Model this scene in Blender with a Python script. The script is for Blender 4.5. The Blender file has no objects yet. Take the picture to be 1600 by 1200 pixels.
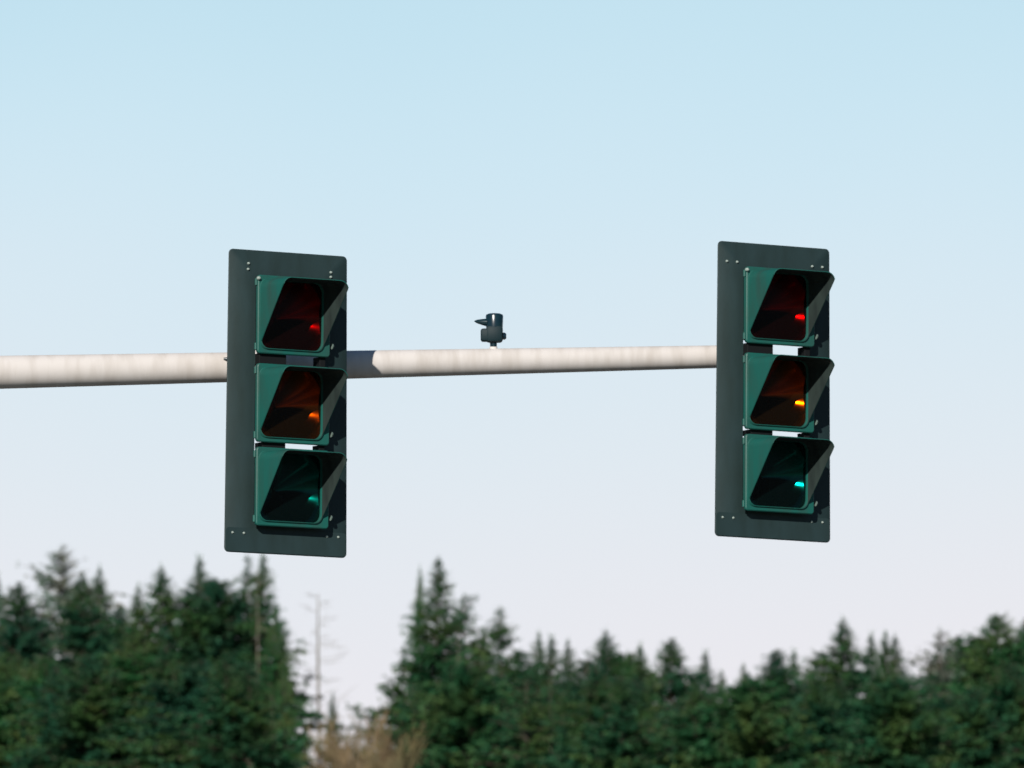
import bpy, bmesh, math, random
import numpy as np
from mathutils import Vector, Matrix, Euler
PI = math.pi
R = math.radians
sc = bpy.context.scene
C = sc.collection

# ------------------------------------------------------------------ camera
F = 16480.0            # focal length in photo pixels (photo is 1600 wide)
PITCH = R(5.43)
CAM = Vector((0, 0, 1.4))
cd = bpy.data.cameras.new('camera')
cam = bpy.data.objects.new('camera', cd)
C.objects.link(cam)
cam.location = CAM
cam.rotation_euler = (PI/2 + PITCH, 0, 0)
cd.sensor_width = 36
cd.lens = 36 * F / 1600
cd.clip_start = 0.5
cd.clip_end = 20000
cd.dof.use_dof = True
cd.dof.focus_distance = 41.5
cd.dof.aperture_fstop = 12
cd.dof.aperture_blades = 0
sc.camera = cam
sc.render.resolution_x = 1024
sc.render.resolution_y = 768

def at(x, y, d):
    """world point seen at photo pixel (x, y), d metres north of the camera"""
    v = Vector(((x-800)/F, 1, -(y-600)/F))
    v = Matrix.Rotation(PITCH, 3, 'X') @ v
    return CAM + v * (d / v.y)

# ------------------------------------------------------------------ light
SUN_AZ = R(-14.7)        # bearing of the sun, measured from straight behind the camera
SUN_EL = R(24)
to_sun = Vector((math.sin(SUN_AZ)*math.cos(SUN_EL), -math.cos(SUN_AZ)*math.cos(SUN_EL), math.sin(SUN_EL)))
sd = bpy.data.lights.new('sun', 'SUN')
sd.energy = 5.0
sd.angle = R(0.53)
sd.color = (1.0, 0.93, 0.85)
sun = bpy.data.objects.new('sun', sd)
C.objects.link(sun)
sun.rotation_euler = to_sun.to_track_quat('Z', 'Y').to_euler()

world = bpy.data.worlds.new('World')
sc.world = world
world.use_nodes = True
nt = world.node_tree
nt.nodes.clear()
out = nt.nodes.new('ShaderNodeOutputWorld')
sky = nt.nodes.new('ShaderNodeTexSky')
sky.sky_type = 'NISHITA'
sky.sun_disc = False
sky.sun_elevation = SUN_EL
sky.sun_rotation = math.atan2(to_sun.x, to_sun.y)
sky.altitude = 50
sky.air_density = 1.0
sky.dust_density = 0.05
sky.ozone_density = 4.0
bg1 = nt.nodes.new('ShaderNodeBackground')
bg1.inputs['Strength'].default_value = 0.05
nt.links.new(sky.outputs[0], bg1.inputs['Color'])
# pale band of air low over the horizon, by elevation
tc = nt.nodes.new('ShaderNodeTexCoord')
sep = nt.nodes.new('ShaderNodeSeparateXYZ')
nt.links.new(tc.outputs['Generated'], sep.inputs[0])
asn = nt.nodes.new('ShaderNodeMath'); asn.operation = 'ARCSINE'
nt.links.new(sep.outputs['Z'], asn.inputs[0])
mr = nt.nodes.new('ShaderNodeMapRange')
mr.inputs['From Min'].default_value = 0
mr.inputs['From Max'].default_value = R(10)
nt.links.new(asn.outputs[0], mr.inputs['Value'])
cr = nt.nodes.new('ShaderNodeValToRGB')
cr.color_ramp.interpolation = 'B_SPLINE'
def lin(r, g, b):
    f = lambda c: (c/255/12.92) if c/255 <= 0.04045 else ((c/255+0.055)/1.055)**2.4
    return (f(r), f(g), f(b), 1)
stops = [(0.30, lin(242, 234, 238)), (0.40, lin(233, 233, 239)), (0.49, lin(225, 234, 241)),
         (0.60, lin(213, 232, 243)), (0.68, lin(203, 230, 243)), (0.76, lin(191, 224, 239))]
el = cr.color_ramp.elements
el[0].position, el[0].color = stops[0]
el[1].position, el[1].color = stops[-1]
for p, c in stops[1:-1]:
    e = el.new(p); e.color = c
# the haze is a little uneven from place to place
wn = nt.nodes.new('ShaderNodeTexNoise'); wn.inputs['Scale'].default_value = 11; wn.inputs['Detail'].default_value = 2
nt.links.new(tc.outputs['Generated'], wn.inputs['Vector'])
wm = nt.nodes.new('ShaderNodeMath'); wm.operation = 'MULTIPLY_ADD'
wm.inputs[1].default_value = .16; wm.inputs[2].default_value = -.08
nt.links.new(wn.outputs['Fac'], wm.inputs[0])
wa = nt.nodes.new('ShaderNodeMath'); wa.operation = 'ADD'
nt.links.new(wm.outputs[0], wa.inputs[0]); nt.links.new(mr.outputs[0], wa.inputs[1])
nt.links.new(wa.outputs[0], cr.inputs[0])
bg2 = nt.nodes.new('ShaderNodeBackground')
nt.links.new(cr.outputs[0], bg2.inputs['Color'])
mr2 = nt.nodes.new('ShaderNodeMapRange')
mr2.interpolation_type = 'SMOOTHSTEP'
mr2.inputs['From Min'].default_value = R(7.6)
mr2.inputs['From Max'].default_value = R(9)
nt.links.new(asn.outputs[0], mr2.inputs['Value'])
mx = nt.nodes.new('ShaderNodeMixShader')
# pale air cut off outside the north to keep shade dark; elsewhere plain sky
mr3 = nt.nodes.new('ShaderNodeMapRange'); mr3.interpolation_type = 'SMOOTHSTEP'
mr3.inputs['From Min'].default_value = .90; mr3.inputs['From Max'].default_value = .55
nt.links.new(sep.outputs['Y'], mr3.inputs['Value'])
mm = nt.nodes.new('ShaderNodeMath'); mm.operation = 'MAXIMUM'
nt.links.new(mr2.outputs[0], mm.inputs[0]); nt.links.new(mr3.outputs[0], mm.inputs[1])
nt.links.new(mm.outputs[0], mx.inputs[0])
nt.links.new(bg2.outputs[0], mx.inputs[1])
nt.links.new(bg1.outputs[0], mx.inputs[2])
nt.links.new(mx.outputs[0], out.inputs[0])

sc.view_settings.view_transform = 'Standard'
sc.view_settings.look = 'None'
sc.view_settings.exposure = 0
sc.view_settings.gamma = 1
sc.view_settings.use_curve_mapping = False
sc.render.engine = 'CYCLES'
sc.render.filter_size = 2.4
sc.cycles.transparent_max_bounces = 16

# ------------------------------------------------------------------ materials
def mat(name, col, rough=0.6, metal=0.0, noise=None, spec=0.5, bump=None, rand=0.0, trans=0.0):
    """noise = (second colour, scale, detail, (sx, sy, sz), low, high)"""
    m = bpy.data.materials.new(name)
    m.use_nodes = True
    n = m.node_tree
    b = n.nodes['Principled BSDF']
    b.inputs['Base Color'].default_value = (*col, 1)
    b.inputs['Roughness'].default_value = rough
    b.inputs['Metallic'].default_value = metal
    b.inputs['Specular IOR Level'].default_value = spec
    colsock = None
    t = n.nodes.new('ShaderNodeTexCoord')
    if noise:
        c2, scale, detail, stretch, lo, hi = noise
        mp = n.nodes.new('ShaderNodeMapping')
        mp.inputs['Scale'].default_value = stretch
        n.links.new(t.outputs['Object'], mp.inputs[0])
        nz = n.nodes.new('ShaderNodeTexNoise')
        nz.inputs['Scale'].default_value = scale
        nz.inputs['Detail'].default_value = detail
        n.links.new(mp.outputs[0], nz.inputs['Vector'])
        r = n.nodes.new('ShaderNodeMapRange')
        r.inputs['From Min'].default_value = lo
        r.inputs['From Max'].default_value = hi
        n.links.new(nz.outputs['Fac'], r.inputs['Value'])
        mix = n.nodes.new('ShaderNodeMix'); mix.data_type = 'RGBA'
        mix.inputs['A'].default_value = (*col, 1)
        mix.inputs['B'].default_value = (*c2, 1)
        n.links.new(r.outputs[0], mix.inputs['Factor'])
        colsock = mix.outputs['Result']
    if rand and colsock:
        oi = n.nodes.new('ShaderNodeObjectInfo')
        hs = n.nodes.new('ShaderNodeHueSaturation')
        r2 = n.nodes.new('ShaderNodeMapRange')
        r2.inputs['To Min'].default_value = 1-rand
        r2.inputs['To Max'].default_value = 1+rand
        n.links.new(oi.outputs['Random'], r2.inputs['Value'])
        n.links.new(r2.outputs[0], hs.inputs['Value'])
        r3 = n.nodes.new('ShaderNodeMapRange')
        r3.inputs['To Min'].default_value = 0.53
        r3.inputs['To Max'].default_value = 0.475
        n.links.new(oi.outputs['Random'], r3.inputs['Value'])
        n.links.new(r3.outputs[0], hs.inputs['Hue'])
        n.links.new(colsock, hs.inputs['Color'])
        colsock = hs.outputs[0]
    if colsock:
        n.links.new(colsock, b.inputs['Base Color'])
    if bump:
        bz = n.nodes.new('ShaderNodeTexNoise')
        bz.inputs['Scale'].default_value = bump[0]
        bz.inputs['Detail'].default_value = 4
        n.links.new(t.outputs['Object'], bz.inputs['Vector'])
        bp = n.nodes.new('ShaderNodeBump')
        bp.inputs['Strength'].default_value = bump[1]
        bp.inputs['Distance'].default_value = bump[2]
        n.links.new(bz.outputs['Fac'], bp.inputs['Height'])
        n.links.new(bp.outputs[0], b.inputs['Normal'])
    if trans:
        td = n.nodes.new('ShaderNodeBsdfTranslucent')
        if colsock: n.links.new(colsock, td.inputs[0])
        else: td.inputs[0].default_value = (*col, 1)
        ms = n.nodes.new('ShaderNodeMixShader')
        ms.inputs[0].default_value = trans
        n.links.new(b.outputs[0], ms.inputs[1])
        n.links.new(td.outputs[0], ms.inputs[2])
        n.links.new(ms.outputs[0], n.nodes['Material Output'].inputs[0])
    return m

def lens_mat(name, col, tcol):
    m = bpy.data.materials.new(name)
    m.use_nodes = True
    n = m.node_tree
    n.nodes.clear()
    o = n.nodes.new('ShaderNodeOutputMaterial')
    tr = n.nodes.new('ShaderNodeBsdfTransparent'); tr.inputs[0].default_value = (*tcol, 1)
    df = n.nodes.new('ShaderNodeBsdfPrincipled'); df.inputs['Base Color'].default_value = (*col, 1)
    df.inputs['Roughness'].default_value = 0.35
    ms = n.nodes.new('ShaderNodeMixShader'); ms.inputs[0].default_value = 0.3
    n.links.new(tr.outputs[0], ms.inputs[1]); n.links.new(df.outputs[0], ms.inputs[2])
    n.links.new(ms.outputs[0], o.inputs[0])
    return m

M = {}
M['paint'] = mat('weathered_dark_green_paint', (0.004, 0.098, 0.080), 0.55, noise=((0.016, 0.070, 0.058), 7, 8, (1.6, 1.6, .5), .42, .7), bump=(60, .15, .002))
M['plate'] = mat('chalky_black_green_backplate', (0.014, 0.035, 0.038), 0.6, noise=((0.009, 0.024, 0.024), 6, 9, (1.8, 1, .6), .35, .68), bump=(45, .2, .002))
M['black'] = mat('matt_black_visor_lining', (0.004, 0.005, 0.006), 0.7, spec=0.25)
M['lining'] = mat('greyed_visor_lining', (0.033, 0.050, 0.046), 0.6, spec=0.3, noise=((0.020, 0.030, 0.029), 14, 4, (1, 1, .4), .4, .65))
M['steel'] = mat('bright_zinc', (0.40, 0.48, 0.44), 0.4, 0.3)
M['dull'] = mat('dulled_zinc', (0.20, 0.28, 0.25), 0.5, 0.2)
M['galv'] = mat('weathered_galvanised_steel', (0.70, 0.67, 0.645), 0.62, 0.0,
                noise=((0.60, 0.565, 0.53), 8, 9, (2.5, .8, .5), .42, .68), bump=(30, .08, .002), spec=0.3)
M['reflector'] = mat('lamp_reflector', (0.40, 0.40, 0.39), 0.105, 1.0, bump=(40, .06, .001))
M['red'] = lens_mat('red_lens', (0.010, 0.001, 0.001), (0.42, 0.008, 0.008))
M['amber'] = lens_mat('amber_lens', (0.018, 0.008, 0.002), (0.60, 0.20, 0.010))
M['green'] = lens_mat('green_lens', (0.001, 0.009, 0.009), (0.008, 0.33, 0.30))
M['device'] = mat('blue_black_plastic', (0.005, 0.020, 0.032), 0.25, noise=((0.007, 0.028, 0.036), 25, 3, (1, 1, 1), .4, .7))
M['device_matt'] = mat('blue_black_cast_metal', (0.004, 0.019, 0.025), 0.6, spec=.25)
M['bark'] = mat('fir_bark', (0.10, 0.085, 0.06), 0.9, noise=((0.05, 0.045, 0.035), 3, 5, (6, 6, 1), .35, .65))
M['deadwood'] = mat('bleached_deadwood', (0.20, 0.175, 0.13), 0.9, noise=((0.11, 0.10, 0.075), 2, 5, (5, 5, 1), .35, .65))
M['needles'] = mat('fir_needles', (0.026, 0.120, 0.052), 0.6, noise=((0.085, 0.150, 0.042), .5, 3, (1, 1, 1), .42, .66), rand=.22, trans=.22, spec=.25)
M['needles_pale'] = mat('dusty_pale_needles', (0.17, 0.27, 0.21), 0.7, noise=((0.27, 0.28, 0.22), .8, 3, (1, 1, 1), .4, .6), rand=.15, trans=.25, spec=.2)
M['twigs'] = mat('ochre_bare_twigs', (0.25, 0.19, 0.095), 0.9, noise=((0.15, 0.13, 0.07), .7, 4, (1, 1, 1), .4, .62), rand=.2, trans=.2)
M['ground'] = mat('rough_grass', (0.035, 0.055, 0.022), 0.95, noise=((0.06, 0.065, 0.03), .3, 8, (1, 1, 1), .4, .6))
M['asphalt'] = mat('asphalt', (0.05, 0.05, 0.052), 0.85, noise=((0.07, 0.068, 0.065), 3, 8, (1, 1, 1), .4, .6))
M['line'] = mat('road_paint', (0.75, 0.72, 0.62), 0.7)
M['concrete'] = mat('concrete', (0.35, 0.34, 0.32), 0.85, noise=((0.26, 0.25, 0.24), 2, 7, (1, 1, 1), .4, .6))

# ------------------------------------------------------------------ helpers
def obj(name, bm, mats, parent=None, smooth=None, loc=None):
    bmesh.ops.recalc_face_normals(bm, faces=bm.faces[:])
    me = bpy.data.meshes.new(name)
    bm.to_mesh(me); bm.free()
    for m in (mats if isinstance(mats, (list, tuple)) else [mats]):
        me.materials.append(m)
    o = bpy.data.objects.new(name, me)
    C.objects.link(o)
    if parent: o.parent = parent
    if loc: o.location = loc
    if smooth is not None:
        me.shade_smooth()
        me.set_sharp_from_angle(angle=R(smooth))
    return o

def thing(name, label, cat, loc=(0, 0, 0), rot=(0, 0, 0), group=None):
    o = bpy.data.objects.new(name, None); C.objects.link(o)
    o.location = loc; o.rotation_euler = rot
    o.empty_display_size = .2
    o['label'] = label; o['category'] = cat
    if group: o['group'] = group
    return o

def rrect(hw, hh, r, n=5, cx=0, cz=0):
    pts = []
    for (sx, sz, a0) in ((1, -1, -90), (1, 1, 0), (-1, 1, 90), (-1, -1, 180)):
        for k in range(n+1):
            a = R(a0 + 90*k/n)
            pts.append((cx + sx*(hw-r) + r*math.cos(a), cz + sz*(hh-r) + r*math.sin(a)))
    return pts

def loft(bm, rings, close=False, cap0=False, cap1=False, mi=None):
    vs = [[bm.verts.new(p) for p in ring] for ring in rings]
    n = len(vs[0])
    idx = list(range(len(vs)-1))
    pairs = [(vs[i], vs[i+1]) for i in idx]
    if close: pairs.append((vs[-1], vs[0]))
    for k, (a, b) in enumerate(pairs):
        for j in range(n):
            f = bm.faces.new((a[j], a[(j+1) % n], b[(j+1) % n], b[j]))
            if mi: f.material_index = mi[k]
    if cap0: bm.faces.new(vs[0])
    if cap1: bm.faces.new(list(reversed(vs[-1])))

def ring_at(pts, y):
    return [(p[0], y, p[1]) for p in pts]

def bevbox(bm, x0, x1, y0, y1, z0, z1, b=.003):
    r = bmesh.ops.create_cube(bm, size=1)
    vs = r['verts']
    for v in vs:
        v.co = Vector((x0 + (v.co.x+.5)*(x1-x0), y0 + (v.co.y+.5)*(y1-y0), z0 + (v.co.z+.5)*(z1-z0)))
    if b:
        es = list({e for v in vs for e in v.link_edges})
        bmesh.ops.bevel(bm, geom=es, offset=b, segments=2, affect='EDGES', profile=.5)

def tube(bm, pts, n=16, cap=True):
    """pts = list of (Vector, radius)"""
    rings = []
    for i, (p, r) in enumerate(pts):
        a = pts[max(i-1, 0)][0]; b = pts[min(i+1, len(pts)-1)][0]
        d = (Vector(b)-Vector(a)).normalized()
        q = d.to_track_quat('Z', 'Y')
        rings.append([Vector(p) + q @ Vector((math.cos(2*PI*k/n)*r, math.sin(2*PI*k/n)*r, 0)) for k in range(n)])
    loft(bm, rings, cap0=cap, cap1=cap)

# ------------------------------------------------------------------ ground and road
bm = bmesh.new()
bmesh.ops.create_grid(bm, x_segments=24, y_segments=24, size=9000)
o = obj('ground', bm, M['ground']); o['kind'] = 'structure'
bm = bmesh.new()
bevbox(bm, -3.6, 9.0, -40, 190, -.3, .004, 0)
o = obj('road', bm, M['asphalt']); o['kind'] = 'structure'
bm = bmesh.new()
bevbox(bm, -9.0, 9.0, 52.0, 66, -.3, .004+.004, 0)
bevbox(bm, -90, -9.0, 52.0, 66, -.3, .008, 0); bevbox(bm, 9.0, 90, 52.0, 66, -.3, .008, 0)
o = obj('cross_street', bm, M['asphalt']); o['kind'] = 'structure'
bm = bmesh.new()
for k in range(9): bevbox(bm, 1.0, 1.12, -36+9*k, -33+9*k, .0, .009, 0)
bevbox(bm, -3.3, -3.2, -40, 40, 0, .009, 0)
bevbox(bm, -3.1, 2.4, 40.6, 41.1, 0, .0091, 0)
o = obj('road_marking', bm, M['line']); o['kind'] = 'structure'
bm = bmesh.new()
bevbox(bm, -3.75, -3.6, -40, 51, -.2, .14, .01)
bevbox(bm, -5.6, -3.753, -40, 51, -.2, .13, 0)
o = obj('pavement', bm, M['concrete']); o['kind'] = 'structure'

# ------------------------------------------------------------------ the two signals
YAW = R(30)
LS = at(448.0, 630.5, 45.0)      # centre of the near (left) backplate
RS = at(1208.0, 612.5, 46.17)    # centre of the far (right) backplate
TH = 0.018

def make_signal(name, label, loc, rot, vertical_top_rivets, group):
    root = thing(name, label, 'traffic light', loc, rot, group)
    # backplate: one sheet frame with an oblong opening, plus the lapped lower strip
    bm = bmesh.new()
    W0, W1, H = .293, .286, .651
    def outer(inset, y):
        pts = rrect(1, 1, .001, 5)
        pts = rrect(.293-inset, H-inset, .020, 5)
        return [(p[0]*(1-.016*(p[1]/H)), y, p[1]) for p in pts]
    hole = rrect(.158, .5245, .012, 5, 0, .0025)
    loft(bm, [outer(0, .002), outer(0, -.002), outer(.003, -.004), ring_at(hole, -.004), ring_at(hole, .012), outer(.006, .004)], close=True)
    bp = obj('backplate', bm, M['plate'], root, smooth=40)
    # lapped strips at foot and head of the plate
    for z0, z1 in ((-.647, -.5445),):
        bm = bmesh.new()
        hw = .289*(1-.016*((z0+z1)/2/H))
        pts = rrect(hw, (z1-z0)/2, .016 if True else .002, 4, 0, (z0+z1)/2)
        loft(bm, [ring_at(pts, -.0035), ring_at(pts, -.0068)], cap0=True, cap1=True)
        obj('backplate_strip', bm, M['plate'], bp)
    # rivets
    riv = []
    if vertical_top_rivets:
        riv += [(-.195, .592), (-.197, .567), (.208, .577), (.208, .557)]
    else:
        riv += [(-.245, .563), (-.192, .563), (.197, .568), (.250, .568)]
    riv += [(-.262, -.567), (-.207, -.567), (.198, -.563), (.254, -.563)]
    for (x, z) in riv:
        bm = bmesh.new()
        tube(bm, [(Vector((x, -.004, z)), .0058), (Vector((x, -.0095, z)), .0052), (Vector((x, -.012, z)), .003)], 10)
        obj('rivet', bm, M['steel'], bp, smooth=40)
    sections = [(.540, 'red'), (.160, 'amber'), (-.199, 'green')]
    HH = .1685
    for ztop, colour in sections:
        zc = ztop - HH
        bm = bmesh.new()
        loft(bm, [ring_at(rrect(.152, HH-.016, .02, 5, 0, zc), -.046),
                  ring_at(rrect(.152, HH-.016, .02, 5, 0, zc), .012),
                  ring_at(rrect(.140, HH-.030, .03, 5, 0, zc), .085),
                  ring_at(rrect(.115, HH-.060, .03, 5, 0, zc), .118)], cap1=True)
        h = obj('housing', bm, M['paint'], root, smooth=40)
        sol = h.modifiers.new('s', 'SOLIDIFY'); sol.thickness = .003; sol.offset = -1
        h['label'] = {'red': 'top section with the red lens', 'amber': 'middle section with the amber lens', 'green': 'bottom section with the green lens'}[colour]
        # door
        bm = bmesh.new()
        vx = -.012
        hl = rrect(.150, .1455, .037, 5, vx, zc+.001)
        fine = []
        for q0, q1 in zip(hl, hl[1:] + hl[:1]):
            nseg = max(1, int(math.dist(q0, q1)/.012))
            fine += [(q0[0]+(q1[0]-q0[0])*w/nseg, q0[1]+(q1[1]-q0[1])*w/nseg) for w in range(nseg)]
        hl2 = rrect(.1525, .148, .038, 5, vx, zc+.001)
        loft(bm, [ring_at(rrect(.177, HH, .014, 5, 0, zc), -.044),
                  ring_at(rrect(.177, HH, .014, 5, 0, zc), -.058),
                  ring_at(rrect(.173, HH-.004, .012, 5, 0, zc), -.062),
                  ring_at(rrect(.158, .153, .038, 5, vx, zc+.001), -.062),
                  ring_at(rrect(.1565, .151, .038, 5, vx, zc+.001), -.066),
                  ring_at(hl2, -.066),
                  ring_at(hl, -.060), ring_at(hl, -.044)], close=True)
        obj('door', bm, M['paint'], h, smooth=30)
        # visor: square tunnel cut back on a slant to nothing at the sill
        bm = bmesh.new()
        L = .205
        def vr(hw, hh, r):
            return rrect(hw, hh, r, 6, vx, zc+.001)
        o_pts = vr(.1555, .150, .040); i_pts = vr(.1525, .147, .038)
        zb, zt = zc-.149, zc+.151
        def front(pts, extra=0):
            ring = []
            for (x, z) in pts:
                k = min(max((z-zb)/(zt-zb), 0), 1)
                k2 = min(max((k-.10)/.80, 0), 1)
                ring.append((x*(1+.03*k2), -(.070 + L*k2 + extra), z - .009*k2))
            return ring
        loft(bm, [ring_at(o_pts, -.0655), front(o_pts), front(i_pts, .001), ring_at(i_pts, -.0655)], close=True, mi=[0, 0, 1, 1])
        obj('visor', bm, [M['paint'], M['lining']], h, smooth=30)
        # lens: shallow dome over the opening
        def dome(pts, depth, y0, n=7):
            rings = []
            for k in range(n, 0, -1):
                s = k/n
                rings.append([(vx + (p[0]-vx)*s, y0 + depth(math.hypot(p[0]-vx, p[1]-zc)*s), zc + (p[1]-zc)*s) for p in pts])
            return rings
        Fp = .073
        bm = bmesh.new()
        rr = dome(fine, lambda r: 1.03*(.165**1.2 - min(r, .165)**1.2), -.043, 18)
        loft(bm, rr, cap1=True)
        obj('reflector', bm, M['reflector'], h, smooth=60)
        bm = bmesh.new()
        rr = dome(fine, lambda r: -.010*(1-(r/.2)**2), -.048, 8)
        loft(bm, rr, cap1=True)
        obj('lens', bm, M[colour], h, smooth=60)
        # latch at the lower right, hinge lugs on the left
        bm = bmesh.new()
        zl = ztop-2*HH+.050
        tube(bm, [(Vector((.190, -.050, zl)), .013), (Vector((.196, -.050, zl)), .011), (Vector((.199, -.050, zl)), .006)], 8)
        obj('latch', bm, M['dull'], h, smooth=40)
        for z in (ztop-.03, ztop-2*HH+.03):
            bm = bmesh.new()
            tube(bm, [(Vector((-.180, -.048, z-.014)), .0065), (Vector((-.180, -.048, z+.014)), .0065)], 10)
            obj('hinge', bm, M['paint'], h, smooth=40)
        if colour == 'red':
            bm = bmesh.new()
            tube(bm, [(Vector((-.178, -.062, ztop-.016)), .008), (Vector((-.178, -.072, ztop-.016)), .0075), (Vector((-.178, -.076, ztop-.016)), .004)], 10)
            obj('bolt', bm, M['steel'], h, smooth=40)
    # couplings between the sections: blocks left and right, daylight between
    for z0, z1 in ((.160, .203), (-.199, -.177)):
        for xa, xb, yb in (((-.158 if z0 > 0 else -.138), -.026, .030), (.138, .166, .020)):
            bm = bmesh.new()
            bevbox(bm, xa, xb, -.040, yb, z0-.002, z1+.002, .002)
            obj('coupling', bm, M['black'], root)
    # bracket behind: strap, stub and clamp round the arm
    bm = bmesh.new()
    bevbox(bm, -.035, .050, .119, .131, -.10, .46, .003)
    mb = obj('mounting_bracket', bm, M['galv'], root)
    bm = bmesh.new()
    bevbox(bm, -.018, .034, .131, .285, .155, .215, .006)
    obj('bracket_arm', bm, M['galv'], mb)
    return root

g = 'traffic lights hung on the mast arm'
rot_l = Euler((0, R(.42), YAW)); rot_r = Euler((R(-.3), R(.6), YAW + R(.5)))
left_sig = make_signal('traffic_light', 'traffic light with the arm passing behind it and its shadow on the arm',
                  LS, rot_l, True, g)
right_sig = make_signal('traffic_light', 'traffic light at the free end of the arm, sky showing under its red section',
                  RS, rot_r, False, g)

# ------------------------------------------------------------------ mast with its arm
def local(root_loc, x, y, z):
    return Vector(root_loc) + Matrix.Rotation(YAW, 3, 'Z') @ Vector((x, y, z))
A0 = local(LS, 0, .365, .188)
A1 = local(RS, 0, .365, .188)
ax = (A1-A0).normalized()
span = (A1-A0).length
def arm_r(s): return .0640 - .0058*s
S_POLE = -6.2
mast_base = A0 + ax*S_POLE
mast = thing('signal_mast', 'pale galvanised steel mast with a long tapering arm carrying both traffic lights', 'mast', (mast_base.x, mast_base.y, 0))
def madd(name, bm, m, sm=40):
    # meshes are written in world space, then moved under the mast
    o = obj(name, bm, m, None, smooth=sm)
    o.data.transform(Matrix.Translation((-mast_base.x, -mast_base.y, 0)))
    o.parent = mast
    return o
bm = bmesh.new()
# slight natural sag/rise of the arm towards the mast
pts = []
for k in range(41):
    s = S_POLE + .13 + (span+.09-S_POLE-.13)*k/40
    sag = -.004*max(0, -s-1.5)**2
    pts.append((A0 + ax*s + Vector((0, 0, sag)), arm_r(s)))
tube(bm, pts, 40)
arm = madd('mast_arm', bm, M['galv'], 50)
bm = bmesh.new()
e = A0 + ax*(span+.085)
tube(bm, [(e, arm_r(span)+.004), (e+ax*.02, arm_r(span)+.004), (e+ax*.028, .03)], 24)
o = madd('end_cap', bm, M['galv']); o.parent = arm
top = A0 + ax*S_POLE
bm = bmesh.new()
tube(bm, [(Vector((mast_base.x, mast_base.y, .05)), .17), (Vector((mast_base.x, mast_base.y, 3.2)), .145), (Vector((mast_base.x, mast_base.y, top.z+.45)), .12)], 32)
madd('pole', bm, M['galv'])
bm = bmesh.new()
bevbox(bm, mast_base.x-.28, mast_base.x+.28, mast_base.y-.28, mast_base.y+.28, .0, .05, .006)
madd('base_plate', bm, M['galv'])
bm = bmesh.new()
tube(bm, [(Vector((mast_base.x, mast_base.y, top.z+.45)), .13), (Vector((mast_base.x, mast_base.y, top.z+.49)), .11), (Vector((mast_base.x, mast_base.y, top.z+.52)), .03)], 24)
madd('pole_cap', bm, M['galv'])
# saddle clamps round the arm behind the signals
for s in (0, span):
    bm = bmesh.new()
    c = A0 + ax*(s+.015)
    r = arm_r(s)
    tube(bm, [(c-ax*.035, r+.002), (c-ax*.034, r+.008), (c+ax*.034, r+.008), (c+ax*.035, r+.002)], 32)
    madd('clamp', bm, M['galv'])
# little dark cable grommet on the arm just left of the near signal
gp = A0 + ax*(-.115)
nrm = (Matrix.Rotation(YAW, 3, 'Z') @ Vector((0, -1, 0)))
bm = bmesh.new()
p0 = gp + nrm*.062 + Vector((0, 0, .030))
tube(bm, [(p0 - ax*.028 + Vector((0, 0, .004)), .004), (p0 - ax*.010 + nrm*.008, .009), (p0+ax*.018 + nrm*.004 + Vector((0, 0, -.006)), .008), (p0+ax*.03 - nrm*.01 + Vector((0, 0, -.008)), .004)], 10)
o = madd('cable_grommet', bm, M['device'])
o.parent = arm

# ------------------------------------------------------------------ detector standing on the arm
sD = 1.222
base = A0 + ax*sD + Vector((0, 0, arm_r(sD)-.004))
P = 46.2/F*.985      # metres per photo pixel there
det = thing('vehicle_detector', 'small dark detector with a pointed hood, on the arm between the two lights', 'detector', base)
def dadd(name, bm, m, parent=None):
    o = obj(name, bm, m, parent or det, smooth=40); return o
det.scale = (1.08, 1.08, 1.05)
bm = bmesh.new()
tube(bm, [(Vector((0, 0, -.004)), .016), (Vector((0, 0, .010)), .016), (Vector((0, 0, .012)), .012)], 20)
dadd('collar', bm, M['galv'])
bm = bmesh.new()
tube(bm, [(Vector((0, 0, .010)), .0135), (Vector((0, 0, .030)), .0145), (Vector((0, 0, .042)), .026)], 20)
dadd('neck', bm, M['device'])
bm = bmesh.new()    # swivel block
bevbox(bm, -.052, .034, -.032, .032, .034, .086, .009)
bevbox(bm, -.030, .038, -.036, .034, .030, .098, .012)
blk = dadd('swivel_block', bm, M['device_matt'])
bm = bmesh.new()
tube(bm, [(Vector((.036, 0, .056)), .015), (Vector((.046, 0, .056)), .015), (Vector((.052, 0, .056)), .010)], 16)
dadd('knob', bm, M['device'])
bm = bmesh.new()    # upright capsule head
tube(bm, [(Vector((.004, 0, .092)), .034), (Vector((.004, 0, .140)), .0355), (Vector((.004, 0, .146)), .033), (Vector((.004, 0, .150)), .024), (Vector((.004, 0, .1515)), .008)], 32)
head = dadd('head', bm, M['device'])
bm = bmesh.new()    # hood pointing left: half tube tapering to a point
rings = []
for k in range(7):
    t = k/6
    cx = -.026 - .052*t
    rr_ = .0155*(1-t)**.6 + .0012
    cz = .1130 + .0055*t
    rings.append([(cx, math.cos(2*PI*j/16)*rr_*1.3, cz + math.sin(2*PI*j/16)*rr_) for j in range(16)])
loft(bm, rings, cap0=True, cap1=True)
o = dadd('hood', bm, M['device']); o.parent = head

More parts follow.
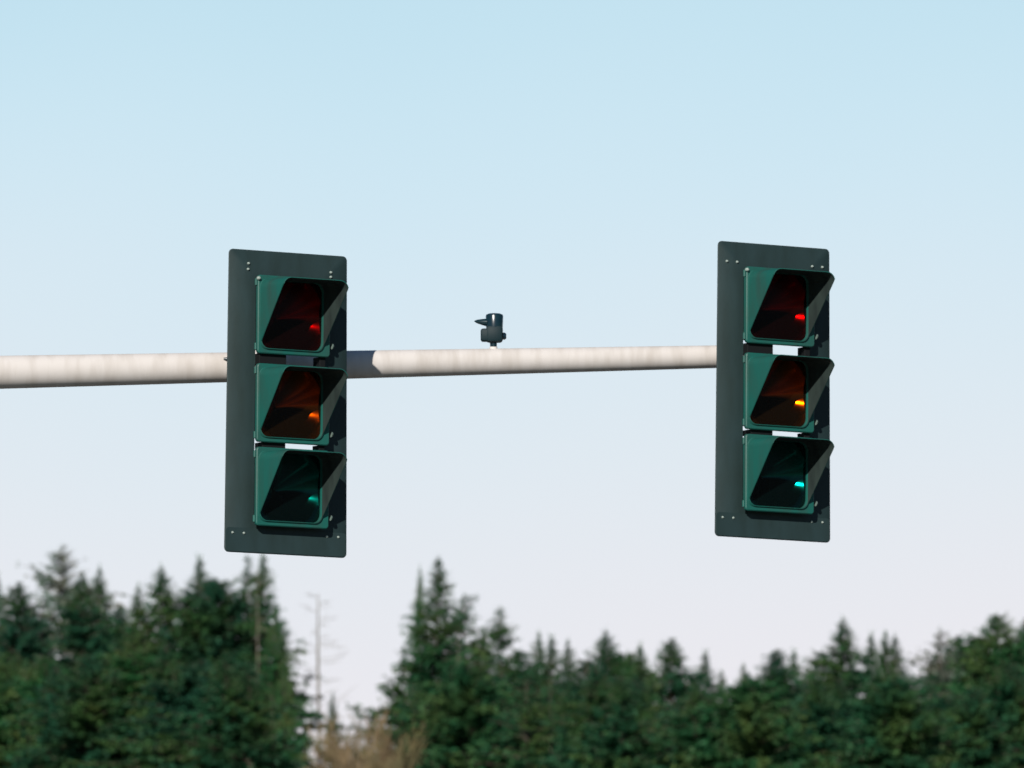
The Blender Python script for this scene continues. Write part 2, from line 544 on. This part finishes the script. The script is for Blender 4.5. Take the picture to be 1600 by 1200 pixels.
# ------------------------------------------------------------------ conifers
def leaf_tris(P0, D, W, rng):
    """P0 (n,3) roots, D (n,3) vectors to the tips, W (n,) widths -> verts of triangles"""
    n = len(P0)
    up = rng.normal(size=(n, 3)) * .6 + np.array([0, 0, 1.0])
    side = np.cross(D, up)
    side /= (np.linalg.norm(side, axis=1)[:, None] + 1e-9)
    a = P0 + side * W[:, None] * .5
    b = P0 - side * W[:, None] * .5
    c = P0 + D
    mid = P0 + D * .5
    v = np.empty((n, 4, 3))
    v[:, 0] = P0
    v[:, 1] = mid + side * W[:, None] * .5
    v[:, 2] = c
    v[:, 3] = mid - side * W[:, None] * .5
    return v

def mesh_quads(name, V, m):
    n = len(V)
    me = bpy.data.meshes.new(name)
    me.vertices.add(n*4)
    me.vertices.foreach_set('co', V.reshape(-1).astype(np.float32))
    me.loops.add(n*4)
    me.loops.foreach_set('vertex_index', np.arange(n*4, dtype=np.int32))
    me.polygons.add(n)
    me.polygons.foreach_set('loop_start', np.arange(0, n*4, 4, dtype=np.int32))
    me.update(calc_edges=True)
    me.validate()
    me.materials.append(m)
    return me

def sticks_mesh(name, segs, m, n=5):
    """segs: list of polylines [(Vector, r), ...]"""
    bm = bmesh.new()
    for s in segs:
        tube(bm, s, n, cap=False)
    me = bpy.data.meshes.new(name)
    bm.to_mesh(me); bm.free()
    me.materials.append(m)
    return me

HP = 26.0
def conifer(seed, slope=.42, rmax=2.9, dens=1.0, gap=.0, ragged=.25, tipw=.02, leaf=1.0, m='needles', power=.86):
    rng = np.random.default_rng(seed)
    Vs = []; segs = []
    trunk = [(Vector((0, 0, 0)), .30), (Vector((.05, 0, 8)), .24), (Vector((0, .05, 16)), .16), (Vector((0, 0, 21)), .09), (Vector((0, 0, 24)), .045), (Vector((0, 0, HP-.15)), .012)]
    # lumpy outline: noise over height and azimuth
    ph = rng.uniform(0, 2*PI, 6); fr = rng.uniform(.6, 2.6, 6)
    def lump(t, a):
        return 1 + ragged*(math.sin(fr[0]*t*2+ph[0]+a)*.5 + math.sin(fr[1]*t*3+ph[1]-2*a)*.5 + math.sin(fr[2]*t*1.3+ph[2]+3*a)*.4)
    t = .12
    while t < 22:
        near = t < 9.5
        step = (.075 + .02*min(t, 6)) if near else .55
        nb = int(rng.integers(4, 7)) if near else 9
        rt = min(tipw + slope*t**power, rmax) if t < 14 else rmax*(1-.35*(t-14)/8)
        a0 = rng.uniform(0, 2*PI)
        for b in range(nb):
            if rng.random() < gap: continue
            a = a0 + b*2*PI/nb + rng.normal()*.25
            ln = rt*lump(t, a)*rng.uniform(.72, 1.12)
            if rng.random() < .05*ragged*4: ln *= 1.35
            ln = max(ln, .05)
            el0 = R(38) - min(t/5, 1)*R(38) + rng.normal()*.10
            z0 = HP - t + rng.normal()*.05
            # branch curve: starts at elev el0, droops, tip turns up a little
            ns = max(3, int((3 + ln*9)*dens)) if near else int(10*dens)
            s = np.sort(rng.uniform(.10, 1, ns)); s[-1] = 1
            dx = np.cos(a); dy = np.sin(a)
            rad = ln*s*math.cos(el0)
            zz = z0 + ln*(s*math.sin(el0) - .28*s*s + .10*s**3)
            p = np.stack([dx*rad, dy*rad, zz], 1)
            segs.append([(Vector((0, 0, z0)), .012+.010*ln), (Vector(p[len(p)//2]), .008+.005*ln), (Vector(p[-1]), .004)])
            per = 5 if near else 5
            k = len(p)
            P0 = np.repeat(p, per, 0) + rng.normal(size=(k*per, 3))*min(.03, .08*ln)
            sr = np.repeat(s, per)
            out = np.array([dx, dy, 0.0]); sd_ = np.array([-dy, dx, 0.0])
            sgn = rng.choice([-1, 1], k*per)*rng.uniform(.1, 1.0, k*per)
            D = out[None]*(.35 + .5*rng.random((k*per, 1))) + sd_[None]*sgn[:, None] + np.array([0, 0, 1.0])[None]*rng.normal(-.12, .30, (k*per, 1))
            D /= np.linalg.norm(D, axis=1)[:, None]
            base = (.060 + .17*min(ln, 1.8))*leaf if near else .62
            le = base*(1.15 - .55*sr)*rng.uniform(.6, 1.25, k*per)
            D = D*le[:, None]
            W = le*(.30 if near else .45)
            Vs.append(leaf_tris(P0, D, W, rng))
        t += step
    # leader shoot
    k = 14
    P0 = np.stack([np.zeros(k), np.zeros(k), np.linspace(HP-.55, HP-.05, k)], 1)
    D = rng.normal(size=(k, 3))*.05 + np.array([0, 0, .12])
    Vs.append(leaf_tris(P0, D, np.full(k, .04), rng))
    V = np.concatenate(Vs)
    cm = mesh_quads('crown', V, M[m])
    tm = sticks_mesh('trunk', [trunk] + segs, M['bark'])
    return cm, tm

def snag(seed, thick=.12, twig=1.0, m='deadwood'):
    """standing dead tree: bleached trunk, fine bare branches"""
    rng = np.random.default_rng(seed)
    trunk = [(Vector((0, 0, 0)), thick*2.2), (Vector((0, .1, 12)), thick*1.4), (Vector((.05, 0, 20)), thick*.85), (Vector((0, 0, 24)), thick*.5), (Vector((0, 0, HP)), thick*.2)]
    segs = []
    t = .1
    while t < 12:
        a = rng.uniform(0, 2*PI)
        ln = (.35 + .20*min(t, 6))*rng.uniform(.5, 1.2)*twig
        z0 = HP-t
        e = R(rng.uniform(-12, 22))
        d = Vector((math.cos(a)*math.cos(e), math.sin(a)*math.cos(e), math.sin(e)))
        p0 = Vector((0, 0, z0)); p1 = p0+d*ln*.5 + Vector((0, 0, -.03*ln)); p2 = p0 + d*ln + Vector((0, 0, .06*ln))
        segs.append([(p0, .011), (p1, .007), (p2, .003)])
        for k in range(int(rng.integers(2, 6))):
            u = rng.uniform(.3, 1)
            q0 = p0.lerp(p2, u)
            d2 = (d + Vector(rng.normal(size=3))*.55).normalized()
            segs.append([(q0, .006), (q0+d2*ln*.22, .005), (q0+d2*ln*.38, .003)])
        t += rng.uniform(.07, .20)
    segs.append([(Vector((0, 0, HP-13)), .012), (Vector((0, 0, HP-6)), .011), (Vector((0, 0, HP-.05)), .006)])
    tm = sticks_mesh('trunk', [trunk], M[m], 8)
    cm = sticks_mesh('bare_branches', segs, M[m], 3)
    return cm, tm

def bare_tree(seed, h=20.0):
    """leafless broadleaf tree: slim stem and a haze of upright twigs"""
    rng = np.random.default_rng(seed)
    trunk = [(Vector((0, 0, 0)), .20), (Vector((.2, .1, 8)), .14), (Vector((0, -.1, 14)), .08), (Vector((.05, 0, h-.3)), .02)]
    limbs = []; Vs = []
    for k in range(75):
        z0 = h - .4 - 8.0*rng.random()**.9
        a = rng.uniform(0, 2*PI); e = R(rng.uniform(42, 74))
        ln = rng.uniform(.7, 1.3)*(.6 + .22*min(h-z0, 6))
        d = np.array([math.cos(a)*math.cos(e), math.sin(a)*math.cos(e), math.sin(e)])
        p0 = np.array([0, 0, z0]); p1 = p0 + d*ln*.5; p2 = p1 + (d + np.array([0, 0, .5]))/1.3*ln*.5
        limbs.append([(Vector(p0), .035), (Vector(p1), .022), (Vector(p2), .008)])
        n = 24
        u = rng.random(n)[:, None]
        P0 = np.where(u < .5, p0 + (p1-p0)*u*2, p1 + (p2-p1)*(u*2-1))
        D = d[None] + rng.normal(size=(n, 3))*.38 + np.array([0, 0, .45])
        D /= np.linalg.norm(D, axis=1)[:, None]
        D *= rng.uniform(.25, .75, (n, 1))
        Vs.append(leaf_tris(P0, D, rng.uniform(.018, .045, n), rng))
        P1 = P0 + D*.6
        D2 = D*.6 + rng.normal(size=(n, 3))*.12
        Vs.append(leaf_tris(P1, D2, rng.uniform(.012, .03, n), rng))
    tm = sticks_mesh('trunk', [trunk] + limbs, M['twigs'], 5)
    cm = mesh_quads('crown', np.concatenate(Vs), M['twigs'])
    return cm, tm

PROTO = {
 'dense_a': conifer(11, .72, 3.4, 1.1, .04, .20),
 'dense_b': conifer(12, .64, 3.2, 1.1, .05, .26),
 'dense_c': conifer(13, .86, 3.6, 1.1, .05, .28, tipw=.06),
 'slim_a': conifer(21, .46, 2.8, 1.0, .05, .24),
 'slim_b': conifer(22, .40, 2.6, 1.1, .10, .28, tipw=.0),
 'ragged_a': conifer(31, .58, 3.0, .8, .26, .50),
 'ragged_b': conifer(32, .66, 3.0, .75, .30, .55, tipw=.04),
 'broad': conifer(41, 1.30, 3.4, 1.1, .05, .22, tipw=.12, power=.60),
 'pale_a': conifer(51, .80, 3.0, .70, .22, .32, m='needles_pale'),
 'pale_b': conifer(52, .70, 2.8, .60, .30, .38, m='needles_pale'),
 'snag': snag(61, .075, 1.05),
 'bare_trunk': snag(62, .036, .35),
}
for k in range(3):
    PROTO['bare%d' % k] = bare_tree(70+k)

def place(kind, name, cat, x, y, d, label, group, scale=1.0, rz=None, hp=HP, lean=0):
    """a tree standing on the ground whose tip is seen at photo pixel (x, y)"""
    tip = at(x, y, d)
    s = tip.z/hp
    root = bpy.data.objects.new(name, None); C.objects.link(root)
    root.location = (tip.x, tip.y, 0)
    h = (math.sin(x*12.9898 + y*78.233)*43758.5) % 1
    root.rotation_euler = (0, R(lean), rz if rz is not None else h*2*PI)
    root.scale = (s*scale, s*scale, s)
    root['label'] = label; root['category'] = cat; root['group'] = group
    cm, tm = PROTO[kind]
    for nm, me in (('crown' if 'bare_branches' not in cm.name else 'bare_branches', cm), ('trunk', tm)):
        c = bpy.data.objects.new(nm, me); C.objects.link(c); c.parent = root
    return root

G1 = 'conifers standing along the forest skyline'
SKYLINE = [
 ('slim_a', -6, 898, 330, 'conifer cut by the left edge of the picture, only its right side showing'),
 ('dense_a', 30, 908, 300, 'dark green conifer with a slender tip, left of the pale grey conifer'),
 ('pale_a', 97, 852, 350, 'pale grey-green thin conifer rising highest at far left'),
 ('dense_b', 128, 893, 305, 'bright green pointed conifer standing just in front of the pale grey one'),
 ('slim_b', 156, 884, 330, 'very narrow conifer tip beside the bright green pointed conifer at left'),
 ('dense_c', 186, 950, 325, 'low conifer in the dip of the skyline between the two left groups'),
 ('slim_b', 216, 912, 320, 'small thin conifer tip hugging the left side of the full green conifer'),
 ('dense_b', 253, 884, 300, 'full green conifer with an even pointed top, left of the narrow spike tree'),
 ('slim_a', 312, 870, 315, 'narrow spike-topped conifer rising left of the big left traffic light'),
 ('broad', 338, 908, 300, 'round-topped bushy conifer just left of the left traffic light plate'),
 ('ragged_a', 386, 866, 305, 'open lacy conifer whose tip meets the bottom of the left traffic light plate'),
 ('slim_a', 411, 864, 300, 'tall full conifer directly below the left traffic light, right end of the left group'),
 ('slim_a', 431, 955, 290, 'ragged conifer leaning its branches into the sky gap beside the bare dead tree'),
 ('slim_a', 444, 1030, 285, 'low bushy conifer closing the left group beside the sky gap'),
 ('ragged_a', 631, 1008, 300, 'gappy conifer sticking its branches out left over the ochre shrubs'),
 ('slim_b', 656, 884, 310, 'slim conifer tip left of the highest conifer in the middle group'),
 ('slim_a', 684, 869, 300, 'highest conifer of the middle group, between the two traffic lights'),
 ('ragged_b', 724, 928, 305, 'uneven conifer on the right shoulder of the highest middle conifer'),
 ('slim_a', 755, 984, 315, 'small conifer in the notch right of the middle group'),
 ('ragged_a', 782, 948, 300, 'see-through pointed conifer standing alone below the detector'),
 ('dense_c', 812, 1015, 295, 'wide low conifer at the foot of the see-through one'),
 ('slim_b', 842, 986, 325, 'first of three close thin conifer tips in mid picture'),
 ('slim_a', 862, 994, 305, 'middle one of three close thin conifer tips, the darkest'),
 ('slim_b', 887, 998, 330, 'last of three close thin conifer tips in mid picture'),
 ('dense_c', 915, 1030, 290, 'low conifer behind the long bare pale trunk'),
 ('dense_b', 946, 984, 300, 'evenly tapered green conifer halfway between the middle group and right light'),
 ('broad', 978, 1022, 320, 'low round conifer right of the evenly tapered one'),
 ('slim_a', 1000, 1006, 300, 'dark narrow conifer just right of the low round one'),
 ('dense_a', 1050, 996, 305, 'full conifer with a long tip left of the right traffic light'),
 ('slim_a', 1102, 1018, 310, 'medium conifer tip below the left edge of the right traffic light'),
 ('slim_b', 1127, 1046, 330, 'small thin tip in the lowest dip under the right traffic light'),
 ('slim_b', 1161, 1036, 300, 'thin spindly conifer in the low dip under the right traffic light'),
 ('dense_c', 1212, 1016, 295, 'dark ragged-sided conifer below the middle of the right traffic light'),
 ('slim_a', 1241, 1016, 315, 'narrow tip right beside the dark conifer under the right traffic light'),
 ('dense_c', 1284, 1018, 310, 'bushy conifer on the left slope of the right group peak'),
 ('dense_b', 1318, 965, 300, 'highest pointed conifer right of the right traffic light'),
 ('slim_a', 1361, 990, 315, 'left one of three thin tips right of the right group peak'),
 ('slim_b', 1384, 984, 300, 'middle one of three thin tips right of the right group peak'),
 ('slim_a', 1399, 992, 320, 'right one of three thin tips right of the right group peak'),
 ('pale_b', 1468, 982, 300, 'pale conifer with level lacy branches in the right group'),
 ('dense_a', 1497, 992, 320, 'dark conifer just right of the pale lacy one'),
 ('broad', 1528, 1000, 310, 'rounded conifer between the pale lacy one and the last tall one'),
 ('dense_c', 1559, 960, 290, 'tall wide conifer near the right edge'),
 ('dense_a', 1604, 965, 310, 'conifer cut by the right edge of the picture'),
]
for kind, x, y, d, lab in SKYLINE:
    nm = 'conifer'
    place(kind, nm, 'tree', x, y, d, lab, G1, {656: .5, 411: .85, 386: .7, 431: .75, 444: .55, 631: .8}.get(x, 1.0))
# trees whose tips stay below the skyline and fill the forest face
rnd = random.Random(5)
G2 = 'lower conifers in front of the forest'
fill = []
for k in range(13):
    x = -20 + 40*k
    if x > 390: break
    fill.append((x, 985 + rnd.uniform(-15, 55), 'in the left group'))
for k in range(8): fill.append((735 + 38*k, 1060 + rnd.uniform(-25, 45), 'between the two traffic lights'))
for k in range(14): fill.append((1005 + 44*k, 1075 + rnd.uniform(-20, 40) - max(0, k-8)*8, 'in the right group'))
for i, (x, y, where) in enumerate(fill):
    kind = ['dense_a', 'dense_c', 'dense_b', 'broad', 'ragged_b'][rnd.randrange(5)]
    place(kind, 'conifer', 'tree', x + rnd.uniform(-12, 12), y, 270 + rnd.uniform(-8, 14),
          'conifer %s with its tip below the skyline' % where, G2, 1.1)

# dead trees and bare trunks
G3 = 'dead standing trees'
place('snag', 'dead_tree', 'dead tree', 497, 928, 300, 'thin bare dead tree alone in the sky gap', G3, rz=.6)
for x, y, d, lab in (
    (272, 1050, 268, 'pale bare trunk in the left group, farthest left of the bare trunks'),
    (403, 886, 290, 'pale bare trunk showing through the conifer under the left traffic light'),
    (426, 1085, 268, 'short pale bare trunk at the lower right of the left group'),
    (716, 985, 285, 'pale bare trunk inside the middle group'),
    (860, 1060, 268, 'pale bare trunk below the three close thin tips'),
    (917, 1030, 268, 'long pale bare trunk reaching the bottom edge in mid picture'),
    (1212, 1120, 268, 'brown bare trunk under the right traffic light')):
    place('bare_trunk', 'dead_tree', 'dead tree', x, y, d, lab, G3)
place('slim_b', 'small_conifer', 'tree', 520, 1082, 300, 'tiny dark conifer beside the foot of the dead tree, above ochre shrubs', G2, .7)
place('ragged_b', 'conifer', 'tree', 648, 1066, 290, 'dark low conifer reaching left above the ochre shrubs', G2, .8)
# bare ochre trees in the gap
G4 = 'bare ochre trees in the sky gap'
BARE = [(503, 1122, 268, 'bare ochre tree at the foot of the dead tree'),
        (530, 1104, 272, 'bare ochre tree on the left of the ochre clump'),
        (556, 1094, 280, 'bare ochre tree in the middle of the ochre clump, palest'),
        (582, 1096, 268, 'bare ochre tree right of the middle of the ochre clump'),
        (607, 1102, 274, 'bare ochre tree beneath the outstretched dark branches'),
        (632, 1116, 266, 'bare brown tree at the left foot of the middle group'),
        (548, 1140, 258, 'lower bare ochre tree standing in front of the clump'),
        (592, 1136, 256, 'lower bare brown tree in front of the right of the clump')]
for i, (x, y, d, lab) in enumerate(BARE):
    cm, tm = PROTO['bare%d' % (i % 3)]
    zmax = max(v.co.z for v in cm.vertices)
    place('bare%d' % (i % 3), 'bare_tree', 'tree', x, y, d, lab, G4, 1.0, hp=zmax)
